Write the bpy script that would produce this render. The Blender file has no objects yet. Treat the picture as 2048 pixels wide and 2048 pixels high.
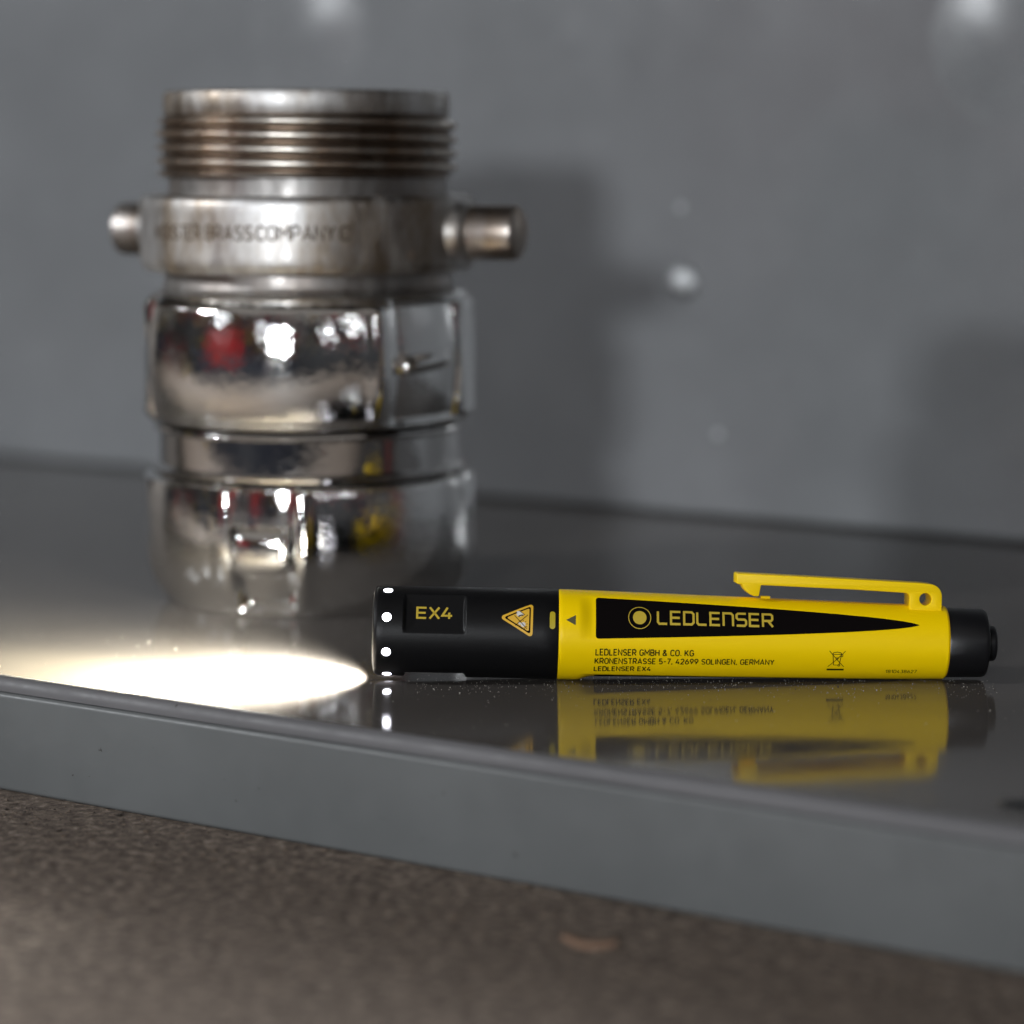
import bpy, bmesh, math, random
from mathutils import Vector, Matrix

random.seed(7)
sc = bpy.context.scene
col = sc.collection
R = math.radians
MM = 0.001

# ------------------------------------------------------------------ camera
PITCH = 7.749
CAM_H = 106.65 * MM
cam_d = bpy.data.cameras.new('camera')
cam = bpy.data.objects.new('camera', cam_d)
col.objects.link(cam)
cam.location = (0, 0, CAM_H)
cam.rotation_euler = (R(90 - PITCH), 0, 0)
cam_d.sensor_width = 36.0
cam_d.lens = 5100.0 / 2048.0 * 36.0
cam_d.clip_start = 0.01
cam_d.clip_end = 60
cam_d.dof.use_dof = True
cam_d.dof.focus_distance = 0.5265
cam_d.dof.aperture_fstop = cam_d.lens / 12.5
sc.camera = cam

# ------------------------------------------------------------------ world, lamps, exposure
w = bpy.data.worlds.new('World')
sc.world = w
w.use_nodes = True
bg = w.node_tree.nodes['Background']
bg.inputs[0].default_value = (1.0, 0.92, 0.86, 1)
bg.inputs[1].default_value = 0.13

def area(name, loc, target, sx, sy, power, color, roll=0):
    d = bpy.data.lights.new(name, 'AREA')
    d.shape = 'RECTANGLE'; d.size = sx; d.size_y = sy
    d.energy = power; d.color = color
    o = bpy.data.objects.new(name, d); col.objects.link(o)
    o.location = loc
    q = (Vector(target) - Vector(loc)).to_track_quat('-Z', 'Y')
    o.rotation_euler = q.to_euler()
    o.rotation_euler.rotate_axis('Z', roll)
    return o

COOL = (0.93, 0.965, 1.0)
# the hall's lamps: the low work lamp in front of the shelf and the rows of tubes
area('work_lamp', (-0.80, -2.25, 0.47), (0, 0.6, 0.08), 0.28, 0.20, 32.0, COOL)
tubes = [(-2.0, 0.83, 1.03), (-2.15, -0.73, 0.90), (-1.25, -2.10, 0.70), (1.35, -1.7, 0.80), (0.85, -2.2, 0.75)]
for p in tubes:
    area('tube_lamp', p, (-0.05, 0.6, 0.05), 0.17, 0.035, 0.5, COOL)
# lamp standing well to the left: throws the coupling's second shadow along the panel
area('side_lamp', (-0.81, 0.377, 0.415), (-0.05, 0.66, 0.08), 0.06, 0.05, 3.0, COOL)
# ceiling tube above the shelving
area('tube_lamp', (0.18, 0.83, 2.0), (0.1, 0.3, 0.0), 1.2, 0.16, 37.0, COOL)

vs = sc.view_settings
vs.view_transform = 'Standard'
vs.look = 'None'
vs.exposure = 0.6
vs.gamma = 1.0
vs.use_curve_mapping = False
sc.render.engine = 'CYCLES'
sc.cycles.use_denoising = True
sc.cycles.max_bounces = 8
sc.cycles.sample_clamp_indirect = 6.0
sc.cycles.blur_glossy = 0.3

# ------------------------------------------------------------------ materials
def mat(name, color, rough=0.5, metal=0.0, spec=0.5, coat=0.0):
    m = bpy.data.materials.new(name); m.use_nodes = True
    b = m.node_tree.nodes['Principled BSDF']
    b.inputs['Base Color'].default_value = (*color, 1)
    b.inputs['Roughness'].default_value = rough
    b.inputs['Metallic'].default_value = metal
    b.inputs['Specular IOR Level'].default_value = spec
    b.inputs['Coat Weight'].default_value = coat
    return m

def N(m, t, **kw):
    n = m.node_tree.nodes.new(t)
    for k, v in kw.items():
        if k in n.inputs: n.inputs[k].default_value = v
        else: setattr(n, k, v)
    return n

def L(m, a, b): m.node_tree.links.new(a, b)

def noise(m, scale, detail=4, rough=0.6, coord='Object', stretch=None):
    tc = N(m, 'ShaderNodeTexCoord')
    src = tc.outputs[coord]
    if stretch:
        mp = N(m, 'ShaderNodeMapping'); mp.inputs['Scale'].default_value = stretch
        L(m, src, mp.inputs['Vector']); src = mp.outputs['Vector']
    n = N(m, 'ShaderNodeTexNoise')
    n.inputs['Scale'].default_value = scale; n.inputs['Detail'].default_value = detail
    n.inputs['Roughness'].default_value = rough
    L(m, src, n.inputs['Vector'])
    return n.outputs['Fac']

def ramp(m, fac, stops):
    r = N(m, 'ShaderNodeValToRGB')
    cr = r.color_ramp
    while len(cr.elements) < len(stops): cr.elements.new(0.5)
    for e, (p, c) in zip(cr.elements, stops):
        e.position = p
        e.color = (*c, 1) if len(c) == 3 else c
    L(m, fac, r.inputs['Fac'])
    return r.outputs['Color']

def bump(m, fac, strength, dist):
    b = N(m, 'ShaderNodeBump')
    b.inputs['Strength'].default_value = strength; b.inputs['Distance'].default_value = dist
    L(m, fac, b.inputs['Height'])
    return b

def bsdf(m): return m.node_tree.nodes['Principled BSDF']

def g(v): return (v, v, v)

# grey enamel on the sheet steel
def enamel(name, base, rough, dusty, peel_h=0.10):
    m = mat(name, base, rough, 0.0, 0.34)
    b = bsdf(m)
    big = noise(m, 14, 4, 0.6)
    cbig = ramp(m, big, [(0.3, tuple(c * 0.87 for c in base)), (0.7, tuple(c * 1.12 for c in base))])
    # flecks where the paint is chipped or dirty
    fl_ = ramp(m, noise(m, 520, 3, 0.6), [(0.255, (0.40, 0.36, 0.33)), (0.29, (1, 1, 1))])
    mm_ = N(m, 'ShaderNodeMix', data_type='RGBA', blend_type='MULTIPLY'); mm_.inputs[0].default_value = 1.0
    L(m, cbig, mm_.inputs[6]); L(m, fl_, mm_.inputs[7])
    L(m, mm_.outputs[2], b.inputs['Base Color'])
    sm = noise(m, 90, 5, 0.7)
    L(m, ramp(m, sm, [(0.35, g(rough * 0.8)), (0.75, g(rough * (1.25 + dusty)))]), b.inputs['Roughness'])
    peel = noise(m, 420, 2, 0.5)
    bp = bump(m, peel, peel_h, 0.0004)
    L(m, bp.outputs['Normal'], b.inputs['Normal'])
    return m

M = {}
M['shelf'] = enamel('shelf_enamel', (0.082, 0.074, 0.068), 0.075, 0.6, 0.035)
bsdf(M['shelf']).inputs['Specular IOR Level'].default_value = 0.22
M['panel'] = enamel('panel_enamel', (0.154, 0.159, 0.165), 0.17, 0.1)
M['rail'] = enamel('rail_enamel', (0.098, 0.103, 0.104), 0.42, 0.1)
M['dome'] = enamel('dome_enamel', (0.154, 0.159, 0.165), 0.27, 0.1)
M['edge'] = enamel('edge_enamel', (0.105, 0.103, 0.107), 0.55, 0.1)
M['yellow'] = mat('yellow_plastic', (0.88, 0.60, 0.0005), 0.40, 0, 0.14)
bp = bump(M['yellow'], noise(M['yellow'], 3500, 2), 0.06, 0.00008)
L(M['yellow'], bp.outputs['Normal'], bsdf(M['yellow']).inputs['Normal'])
M['black'] = mat('black_plastic', (0.005, 0.005, 0.0055), 0.42, 0, 0.2)
bp = bump(M['black'], noise(M['black'], 2800, 3), 0.25, 0.00012)
L(M['black'], bp.outputs['Normal'], bsdf(M['black']).inputs['Normal'])
M['black_cap'] = mat('black_cap_plastic', (0.006, 0.006, 0.007), 0.38, 0, 0.4)
M['panel_print'] = mat('black_print', (0.005, 0.004, 0.004), 0.7, 0, 0.0)
M['yellow_print'] = mat('yellow_print', (0.50, 0.36, 0.03), 0.55)
M['gold_print'] = mat('gold_print', (0.70, 0.40, 0.025), 0.55)
M['olive_print'] = mat('olive_print', (0.42, 0.33, 0.008), 0.5)
M['dark_print'] = mat('dark_print', (0.014, 0.012, 0.004), 0.7, 0, 0.1)
M['grey_print'] = mat('grey_print', (0.075, 0.070, 0.025), 0.6)
M['white_print'] = mat('white_print', (0.62, 0.60, 0.56), 0.6)
M['bezel'] = mat('bezel_metal', (0.05, 0.05, 0.05), 0.25, 0.6)
M['reflector'] = mat('reflector_chrome', (0.9, 0.9, 0.9), 0.1, 1.0)

M['rivet'] = mat('rivet_steel', (0.42, 0.43, 0.44), 0.55, 1.0)
def emit(name, color, s):
    m = bpy.data.materials.new(name); m.use_nodes = True
    b = bsdf(m)
    b.inputs['Base Color'].default_value = (0.8, 0.8, 0.8, 1)
    b.inputs['Emission Color'].default_value = (*color, 1)
    b.inputs['Emission Strength'].default_value = s
    return m
M['port'] = emit('lit_port', (0.90, 0.90, 1.0), 10.0)
M['lens'] = emit('lit_lens', (1.0, 0.97, 0.88), 6.0)

# chrome
def chrome(name, base, rough, dent):
    m = mat(name, base, rough, 1.0)
    b = bsdf(m)
    n1 = noise(m, 55, 3, 0.55)
    n2 = noise(m, 900, 3, 0.7)
    L(m, ramp(m, n2, [(0.55, g(rough)), (0.8, g(rough * 3.0))]), b.inputs['Roughness'])
    bp = bump(m, n1, dent, 0.0016)
    n3 = noise(m, 330, 4, 0.7)
    b2 = bump(m, ramp(m, n3, [(0.42, g(0.0)), (0.62, g(1.0))]), dent * 0.6, 0.0005)
    L(m, bp.outputs['Normal'], b2.inputs['Normal'])
    L(m, b2.outputs['Normal'], b.inputs['Normal'])
    return m
M['chrome'] = chrome('polished_chrome', (0.95, 0.95, 0.94), 0.03, 0.12)
M['band'] = chrome('band_chrome', (0.72, 0.71, 0.70), 0.05, 0.03)

def aged(name, a, b_, rough, rust_at):
    m = mat(name, a, rough, 1.0)
    b = bsdf(m)
    n1 = noise(m, 60, 6, 0.7, stretch=(1, 1, 0.35))
    c = ramp(m, n1, [(rust_at - 0.12, a), (rust_at + 0.12, b_)])
    L(m, c, b.inputs['Base Color'])
    n2 = noise(m, 240, 5, 0.7, stretch=(1, 1, 0.3))
    L(m, ramp(m, n2, [(0.3, g(rough * 0.7)), (0.7, g(rough * 1.4))]), b.inputs['Roughness'])
    bp = bump(m, n2, 0.22, 0.0004)
    L(m, bp.outputs['Normal'], b.inputs['Normal'])
    return m
M['worn'] = aged('worn_plated_metal', (0.54, 0.535, 0.53), (0.24, 0.195, 0.15), 0.46, 0.53)
m = M['thread'] = aged('brown_thread_metal', (0.46, 0.43, 0.39), (0.40, 0.28, 0.19), 0.33, 0.55)
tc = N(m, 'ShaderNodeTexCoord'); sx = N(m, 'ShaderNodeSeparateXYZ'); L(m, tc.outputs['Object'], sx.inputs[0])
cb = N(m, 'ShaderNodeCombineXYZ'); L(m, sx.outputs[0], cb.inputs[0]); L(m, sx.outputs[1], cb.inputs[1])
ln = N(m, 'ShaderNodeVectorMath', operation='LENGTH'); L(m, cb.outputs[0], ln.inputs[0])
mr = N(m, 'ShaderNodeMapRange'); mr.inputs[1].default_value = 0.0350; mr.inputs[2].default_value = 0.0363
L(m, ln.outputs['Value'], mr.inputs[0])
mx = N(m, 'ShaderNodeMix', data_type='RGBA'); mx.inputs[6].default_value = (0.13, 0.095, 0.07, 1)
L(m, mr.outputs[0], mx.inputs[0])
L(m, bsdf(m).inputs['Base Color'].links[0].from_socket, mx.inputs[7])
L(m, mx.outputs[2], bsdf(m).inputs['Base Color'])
M['lug'] = aged('brassy_lug_metal', (0.38, 0.35, 0.33), (0.24, 0.175, 0.12), 0.40, 0.52)
M['neck'] = aged('dull_neck_metal', (0.28, 0.27, 0.26), (0.22, 0.19, 0.17), 0.45, 0.55)
M['stamp'] = mat('stamped_letter_grime', (0.075, 0.055, 0.038), 0.8, 0.0, 0.1)
M['dark_gap'] = mat('bore_dark', (0.03, 0.028, 0.026), 0.6, 0.5)

# bench board: pressed brown chips
m = M['bench'] = mat('bench_board', (0.08, 0.06, 0.045), 0.75, 0, 0.3)
n1 = noise(m, 420, 6, 0.72)
n2 = noise(m, 160, 4, 0.6)
c1 = ramp(m, n1, [(0.34, (0.036, 0.026, 0.020)), (0.47, (0.110, 0.087, 0.071)), (0.56, (0.165, 0.134, 0.110)), (0.70, (0.36, 0.305, 0.26))])
mx = N(m, 'ShaderNodeMix', data_type='RGBA', blend_type='MULTIPLY')
mx.inputs[0].default_value = 0.7
L(m, c1, mx.inputs[6])
L(m, ramp(m, n2, [(0.3, (0.62, 0.58, 0.55)), (0.7, (1.2, 1.15, 1.1))]), mx.inputs[7])
L(m, mx.outputs[2], bsdf(m).inputs['Base Color'])
bp = bump(m, n1, 0.9, 0.0012)
L(m, bp.outputs['Normal'], bsdf(m).inputs['Normal'])
M['chip'] = mat('chip_brown', (0.15, 0.11, 0.08), 0.8)
M['shaving'] = mat('shaving_tan', (0.21, 0.125, 0.08), 0.8)
M['dust'] = mat('dust_grain', (0.42, 0.40, 0.36), 0.7)
M['grit'] = mat('grit_dark', (0.03, 0.022, 0.016), 0.7)
M['floor'] = mat('concrete', (0.07, 0.066, 0.062), 0.7)
L(M['floor'], ramp(M['floor'], noise(M['floor'], 3, 6), [(0.3, g(0.05)), (0.7, g(0.10))]), bsdf(M['floor']).inputs['Base Color'])
M['red'] = mat('red_enamel', (0.34, 0.012, 0.015), 0.3)
M['black_steel'] = mat('black_enamel', (0.012, 0.013, 0.016), 0.45)
M['navy_steel'] = mat('navy_enamel', (0.016, 0.020, 0.032), 0.45)
M['handle'] = mat('steel_handle', (0.6, 0.6, 0.6), 0.3, 1.0)
M['case'] = mat('dark_case_plastic', (0.045, 0.044, 0.044), 0.5)
M['case_base'] = mat('grey_case_base', (0.13, 0.13, 0.15), 0.45)

# ------------------------------------------------------------------ helpers
def link(o, parent=None):
    col.objects.link(o)
    if parent: o.parent = parent
    return o

def empty(name, loc, rz=0):
    o = bpy.data.objects.new(name, None); col.objects.link(o)
    o.location = loc; o.rotation_euler = (0, 0, rz)
    o.empty_display_size = 0.02
    return o

def tag(o, label, cat=None, group=None, kind=None):
    if label: o['label'] = label
    if cat: o['category'] = cat
    if group: o['group'] = group
    if kind: o['kind'] = kind
    return o

def mesh_obj(name, verts, faces, material, parent=None, smooth=True):
    me = bpy.data.meshes.new(name)
    me.from_pydata([tuple(v) for v in verts], [], faces)
    me.validate()
    me.materials.append(material)
    if smooth:
        me.polygons.foreach_set('use_smooth', [True] * len(me.polygons))
    me.update()
    return link(bpy.data.objects.new(name, me), parent)

def bm_obj(name, bm, material, parent=None, smooth=False, angle=None):
    me = bpy.data.meshes.new(name)
    bm.normal_update()
    bm.to_mesh(me); bm.free()
    me.materials.append(material)
    if smooth:
        me.polygons.foreach_set('use_smooth', [True] * len(me.polygons))
        if angle: me.set_sharp_from_angle(angle=angle)
    return link(bpy.data.objects.new(name, me), parent)

def box_bm(x0, x1, y0, y1, z0, z1, bev=0, seg=2):
    bm = bmesh.new()
    bmesh.ops.create_cube(bm, size=1)
    for v in bm.verts:
        v.co = Vector(((x0 + x1) / 2 + v.co.x * (x1 - x0), (y0 + y1) / 2 + v.co.y * (y1 - y0), (z0 + z1) / 2 + v.co.z * (z1 - z0)))
    if bev:
        bmesh.ops.bevel(bm, geom=bm.edges[:], offset=bev, segments=seg, profile=0.5, affect='EDGES')
    return bm

def box(name, b, material, parent=None, bev=0.0, seg=2):
    return bm_obj(name, box_bm(*b, bev, seg), material, parent, smooth=bev > 0, angle=R(40) if bev else None)

def grid(name, nu, nv, fn, material, parent=None, wrap_u=True, wrap_v=False, smooth=True, caps=False):
    """fn(i/nu, j/nv) -> point; u wraps round by default"""
    vs_, fs = [], []
    cu = nu if wrap_u else nu + 1
    cv = nv if wrap_v else nv + 1
    for j in range(cv):
        for i in range(cu):
            vs_.append(fn(i / nu, j / nv))
    for j in range(nv):
        for i in range(nu):
            a = j * cu + i; b = j * cu + (i + 1) % cu
            c = ((j + 1) % cv) * cu + (i + 1) % cu; d = ((j + 1) % cv) * cu + i
            fs.append((a, b, c, d))
    if caps:
        fs.append(tuple(range(cu - 1, -1, -1)))
        fs.append(tuple(range(nv * cu, nv * cu + cu)))
    return mesh_obj(name, vs_, fs, material, parent, smooth)

def sstep(a, b, x):
    if a == b: return 1.0 if x >= a else 0.0
    t = max(0.0, min(1.0, (x - a) / (b - a)))
    return t * t * (3 - 2 * t)

def lerp_profile(pts, t):
    """pts [(s, r)] sorted by s"""
    if t <= pts[0][0]: return pts[0][1]
    for (a, ra), (b, rb) in zip(pts, pts[1:]):
        if t <= b: return ra + (rb - ra) * (t - a) / (b - a) if b > a else rb
    return pts[-1][1]

# ------------------------------------------------------------------ shelving unit (local x along the shelf, local y to the back)
ANG = R(33.0)
FRONT_N = 383.0 * MM
unit = empty('shelving_unit', (math.sin(ANG) * FRONT_N, math.cos(ANG) * FRONT_N, -0.0242), -ANG)
tag(unit, 'grey enamelled steel shelf with rolled front lip and back panel', 'shelf')
ZB = 0.0242          # the shelf's top above the bench
X0, X1 = -1.15, 0.35
DEP = 0.297

def extrude_x(name, prof, x0, x1, material, parent, nx=1, closed=True):
    n = len(prof)
    vs_, fs = [], []
    for i in range(nx + 1):
        x = x0 + (x1 - x0) * i / nx
        for (y, z) in prof: vs_.append((x, y, z))
    for i in range(nx):
        for k in range(n if closed else n - 1):
            a = i * n + k; b = i * n + (k + 1) % n
            fs.append((a, b, b + n, a + n))
    if closed:
        fs.append(tuple(range(n))[::-1]); fs.append(tuple(nx * n + k for k in range(n)))
    o = mesh_obj(name, vs_, fs, material, parent)
    o.data.set_sharp_from_angle(angle=R(35))
    bm = bmesh.new(); bm.from_mesh(o.data); bmesh.ops.recalc_face_normals(bm, faces=bm.faces); bm.to_mesh(o.data); bm.free()
    return o

def shelf_profile(z, depth):
    r = 2.4 * MM
    return [(depth, z), (r, z), (r + 0.0002, z - 0.0012), (depth, z - 0.0012)]
def edge_profile(z):
    r = 2.4 * MM
    p = []
    for k in range(13):
        a = R(90) + R(90) * k / 12
        p.append((r + r * math.cos(a), z - r + r * math.sin(a)))
    p += [(0, z - 0.0030), (0.0012, z - 0.0030), (0.0016, z - 0.0021), (r, z - 0.0012)]
    return p

def rail_profile(z):
    b = 1.0 * MM
    y0, y1, zt, zb = -0.0009, 0.0060, z - 0.00316, z - ZB
    p = [(y1, zt)]
    for k in range(5):
        a = R(90) + R(90) * k / 4
        p.append((y0 + b + b * math.cos(a), zt - b + b * math.sin(a)))
    for k in range(5):
        a = R(180) + R(90) * k / 4
        p.append((y0 + b + b * math.cos(a), zb + b + b * math.sin(a)))
    p.append((y1, zb))
    return p

extrude_x('shelf', shelf_profile(ZB, DEP + 0.012), X0, X1, M['shelf'], unit)
extrude_x('rolled_edge', edge_profile(ZB), X0, X1, M['edge'], unit)
extrude_x('front_rail', rail_profile(ZB), X0, X1, M['rail'], unit)
# the next shelf up, out of the frame: it shades the bench and the inside
UZ = ZB + 0.36
extrude_x('shelf', shelf_profile(UZ, DEP), X0, X1, M['shelf'], unit)
extrude_x('rolled_edge', edge_profile(UZ), X0, X1, M['edge'], unit)
extrude_x('front_rail', rail_profile(UZ), X0, X1, M['rail'], unit)
# back panel with its foot a little above the shelf
pp = [(DEP, ZB + 0.0006 + 0.001), (DEP + 0.001, ZB + 0.0006), (DEP + 0.003, ZB + 0.0006), (DEP + 0.003, UZ + 0.2), (DEP, UZ + 0.2)]
extrude_x('back_panel', pp, X0, X1, M['panel'], unit)
box('rear_channel', (X0, X1, DEP + 0.0125, DEP + 0.0140, 0, UZ + 0.19), M['panel'], unit)
def rivet(x, z, r):
    prof = [(0, 1.0), (0.35, 0.93), (0.65, 0.72), (0.88, 0.38), (1.0, 0.0)]
    n = 20
    vs_ = [(x, DEP - r * 0.45, z)]
    fs = []
    for (a, h) in prof[1:]:
        for k in range(n):
            t = 2 * math.pi * k / n
            vs_.append((x + r * a * math.cos(t), DEP - r * 0.45 * h + 0.00002, z + r * a * math.sin(t)))
    for k in range(n): fs.append((0, 1 + (k + 1) % n, 1 + k))
    for q in range(len(prof) - 2):
        for k in range(n):
            a = 1 + q * n + k; b = 1 + q * n + (k + 1) % n
            fs.append((a, b, b + n, a + n))
    return mesh_obj('rivet', vs_, fs, M['rivet'], unit)
rivet(-0.3796, ZB + 0.0714, 0.0056)
rivet(-0.3807, ZB + 0.0939, 0.0014)
rivet(-0.3670, ZB + 0.0256, 0.0014)

# two shallow domes added to the panel to catch the side lamp as glints
def dome(x, z, r, h):
    def fn(u, v):
        a = u * 2 * math.pi; q = v
        return (x + r * q * math.cos(a), DEP + 0.00005 - h * (math.cos(math.pi * q) * 0.5 + 0.5), z + r * q * math.sin(a))
    return grid('glint_dome', 48, 16, fn, M['dome'], unit)
dome(-0.522, ZB + 0.150, 0.027, 0.0021)
dome(-0.276, ZB + 0.142, 0.027, 0.0021)

# low black disc added on the shelf to make a dark spot
def disc_pt(u, v):
    prof = [(3.4, 0.0), (3.4, 0.25), (3.0, 0.5), (1.2, 0.35), (0.01, 0.3)]
    r, z = prof[int(round(v * 4))]
    a = u * 2 * math.pi
    return (-0.156 + r * MM * math.cos(a), 0.0135 + r * MM * math.sin(a), ZB + z * MM)
grid('dark_disc', 28, 4, disc_pt, M['black_cap'], unit)

# ------------------------------------------------------------------ bench and floor
be = box('workbench', (-1.4, 0.6, -0.33, 0.42, -0.03, 0.0), M['bench'], None, bev=0.002)
be.location = unit.location; be.rotation_euler = unit.rotation_euler
tag(be, None, None, None, 'structure')
fl = mesh_obj('floor', [(-6, -6, -0.93), (6, -6, -0.93), (6, 6, -0.93), (-6, 6, -0.93)], [(0, 1, 2, 3)], M['floor'])
fl['kind'] = 'structure'

# ------------------------------------------------------------------ hose coupling
CX, CY = -50.3 * MM, 633.0 * MM
cp = empty('hose_coupling', (CX, CY, 0))
tag(cp, 'upright chrome fire hose coupling with brown threaded neck and stamped ring', 'hose coupling')

def pol(phi, r, z):      # phi: 0 faces the camera side (-y), positive to the right
    return (r * math.sin(phi), -r * math.cos(phi), z)

def lathe(name, prof, material, parent, n=160, rfun=None):
    """prof [(r, z)] in mm from the bottom to the top, smooth but sharp from angle"""
    def fn(u, v):
        k = v * (len(prof) - 1); i = min(int(round(k)), len(prof) - 1)
        r, z = prof[i]
        phi = u * 2 * math.pi
        if rfun: r = rfun(r, z, phi)
        return pol(phi, r * MM, z * MM)
    o = grid(name, n, len(prof) - 1, fn, material, parent)
    o.data.set_sharp_from_angle(angle=R(40))
    bm = bmesh.new(); bm.from_mesh(o.data); bmesh.ops.recalc_face_normals(bm, faces=bm.faces); bm.to_mesh(o.data); bm.free()
    return o

def wrap(a):
    return (a + math.pi) % (2 * math.pi) - math.pi

# lower body: rounded cup with a groove that holds a lug
def arc_profile(z0, z1, n, f):
    return [(f(z0 + (z1 - z0) * k / n), z0 + (z1 - z0) * k / n) for k in range(n + 1)]

def r_low(z):
    t = z / 31.5
    r = 41.2 - 1.0 * max(0, (t - 0.55) / 0.45) ** 2.2 - 5.2 * max(0.0, (0.62 - t) / 0.62) ** 2.4
    return r
lowp = [(28, 0.0), (35.8, 0.0)] + arc_profile(0.25, 29.8, 60, r_low) + [(40.2, 30.7), (39.3, 31.3), (38.0, 31.6), (36.0, 31.6)]
G0 = R(-12.5)
def low_field(r, z, phi):
    if z > 31.2 or r < 34: return r
    p = abs(wrap(phi))
    side = sstep(R(66), R(70), p) * (1 - sstep(R(108), R(113), p))
    if side > 0: return r + (max(r, 41.2 - 5.0 * max(0.0, (0.45 - z / 31.5) / 0.45) ** 2.0) - r) * side * sstep(1.0, 4.0, z) * (1 - sstep(30.6, 31.2, z))
    d = abs(wrap(phi - G0))
    groove = 1 - sstep(R(8.6), R(12.0), d)
    zz = sstep(0.5, 3.0, z)
    # ridge standing proud at the groove's right hand edge
    e = wrap(phi - G0)
    ridge = math.exp(-((e - R(14.0)) / R(3.2)) ** 2) * 1.2 * zz
    ridge += math.exp(-((e + R(14.0)) / R(3.5)) ** 2) * 0.5 * zz
    return r - (3.6 + 3.0 * sstep(15, 20, z)) * groove * zz + ridge
lower = lathe('lower_body', lowp, M['chrome'], cp, 360, low_field)
# the lug lying in that groove
def lug_pt(u, v):
    # rounded block, local width 13 mm, height 11.5 mm
    a = u * 2 * math.pi; 
    t = v * 2 - 1
    sgn = lambda x, p: math.copysign(abs(x) ** p, x)
    k = (1 - abs(t) ** 7) ** (1 / 7.0) if abs(t) < 1 else 0.0
    wz = 5.9 * sgn(math.sin(a), 0.62) * k
    dr = 3.6 * sgn(math.cos(a), 0.8) * k
    ph = G0 + (t * 6.6) / 41.0
    return pol(ph, (38.7 + dr) * MM, (16.0 + wz) * MM)
grid('lug', 40, 24, lug_pt, M['chrome'], lower)

# the plain band between the two bodies
bandp = [(34, 31.0), (37.0, 31.8), (38.6, 32.0), (39.2, 32.5), (39.3, 33.2), (38.8, 33.7), (37.6, 33.9), (37.3, 34.1), (37.3, 41.9), (37.6, 42.2),
         (38.6, 42.5), (39.0, 43.0), (38.8, 43.6), (38.0, 44.0), (36, 44.2)]
lathe('band', bandp, M['band'], cp, 160)

# upper body with a raised pad
def r_up(z):
    t = (z - 60.0) / 16.0
    return 41.8 - 2.3 * abs(t) ** 2.1
upp = [(36.5, 44.6), (38.6, 44.6), (39.6, 44.9), (40.2, 45.6)] + arc_profile(46.2, 74.0, 56, lambda z: r_up(z) - 0.4) + [(39.6, 75.2), (38.8, 76.0), (37.4, 76.4), (35.0, 76.5)]
def up_field(r, z, phi):
    if r < 38.5: return r
    zz = sstep(45.4, 47.2, z) * (1 - sstep(73.0, 75.5, z))
    p = wrap(phi)
    pad = sstep(R(-64), R(-58), p) * (1 - sstep(R(30.5), R(35.0), p))
    rib = math.exp(-((p - R(26.5)) / R(3.6)) ** 2)
    back = sstep(R(112), R(119), p) + (1 - sstep(R(-146), R(-140), p))
    side = sstep(R(66), R(70), abs(p)) * (1 - sstep(R(108), R(113), abs(p)))
    if side > 0: return r + (max(r, 41.3) - r) * side * zz
    return r + zz * (1.7 * pad + 1.1 * rib + 1.4 * min(1, back)) - 0.9 * zz * (1 - pad) * (1 - min(1, back))
upper = lathe('upper_body', upp, M['chrome'], cp, 400, up_field)
def peg_pt(u, v):
    a = u * 2 * math.pi; t = v * 2 - 1
    k = (1 - abs(t) ** 5) ** (1 / 5.0) if abs(t) < 1 else 0.0
    ph = R(47) + R(11) * t
    return pol(ph, (40.4 + 2.6 * math.cos(a) * k) * MM, (60.2 + 2.3 * math.sin(a) * k + 0.8 * t) * MM)
grid('peg', 28, 24, peg_pt, M['chrome'], upper)

# dull neck under the swivel ring
lathe('lower_neck', [(33, 75.5), (36.0, 75.5), (36.2, 76.6), (35.6, 77.2), (35.3, 78.0), (35.3, 81.6), (33, 81.6)], M['neck'], cp, 128)
# swivel ring
ringp = [(34.6, 81.0), (38.2, 81.0), (39.4, 81.2), (40.3, 81.8), (40.9, 82.8), (41.1, 84.0)] + [(41.1, 84 + 13.2 * k / 8) for k in range(1, 9)] + \
        [(40.9, 98.2), (40.5, 98.9), (39.8, 99.3), (38.8, 99.5), (34.3, 99.5)]
ring = lathe('swivel_ring', ringp, M['worn'], cp, 160)
LUG_A = R(21)
def side_lug(sgn):
    d = Vector((math.cos(LUG_A), -math.sin(LUG_A), 0)) * sgn
    t = Vector((-d.y, d.x, 0)); zc = 90.6
    e = 56.0 if sgn > 0 else 52.6
    boss = [(38.0, 9.4), (41.6, 9.2), (43.0, 8.8), (43.9, 8.0), (44.2, 6.6)]
    prof = [(43.6, 6.5), (44.3, 6.62), (e - 1.6, 6.55), (e - 0.6, 6.2), (e - 0.1, 5.3), (e, 0.01)]
    def fb(u, v):
        s, r = boss[int(round(v * 4))]
        a = u * 2 * math.pi
        return (d * s + t * (r * math.cos(a)) + Vector((0, 0, zc + r * 0.82 * math.sin(a)))) * MM
    grid('lug_boss', 48, 4, fb, M['worn'], ring)
    def fn(u, v):
        s, r = prof[int(round(v * (len(prof) - 1)))]
        a = u * 2 * math.pi
        p = d * s + t * (r * math.cos(a)) + Vector((0, 0, zc + r * math.sin(a)))
        return p * MM
    o = grid('lug', 48, len(prof) - 1, fn, M['lug'], ring)
    o.data.set_sharp_from_angle(angle=R(35))
    bm = bmesh.new(); bm.from_mesh(o.data); bmesh.ops.recalc_face_normals(bm, faces=bm.faces); bm.to_mesh(o.data); bm.free()
side_lug(1); side_lug(-1)
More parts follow.
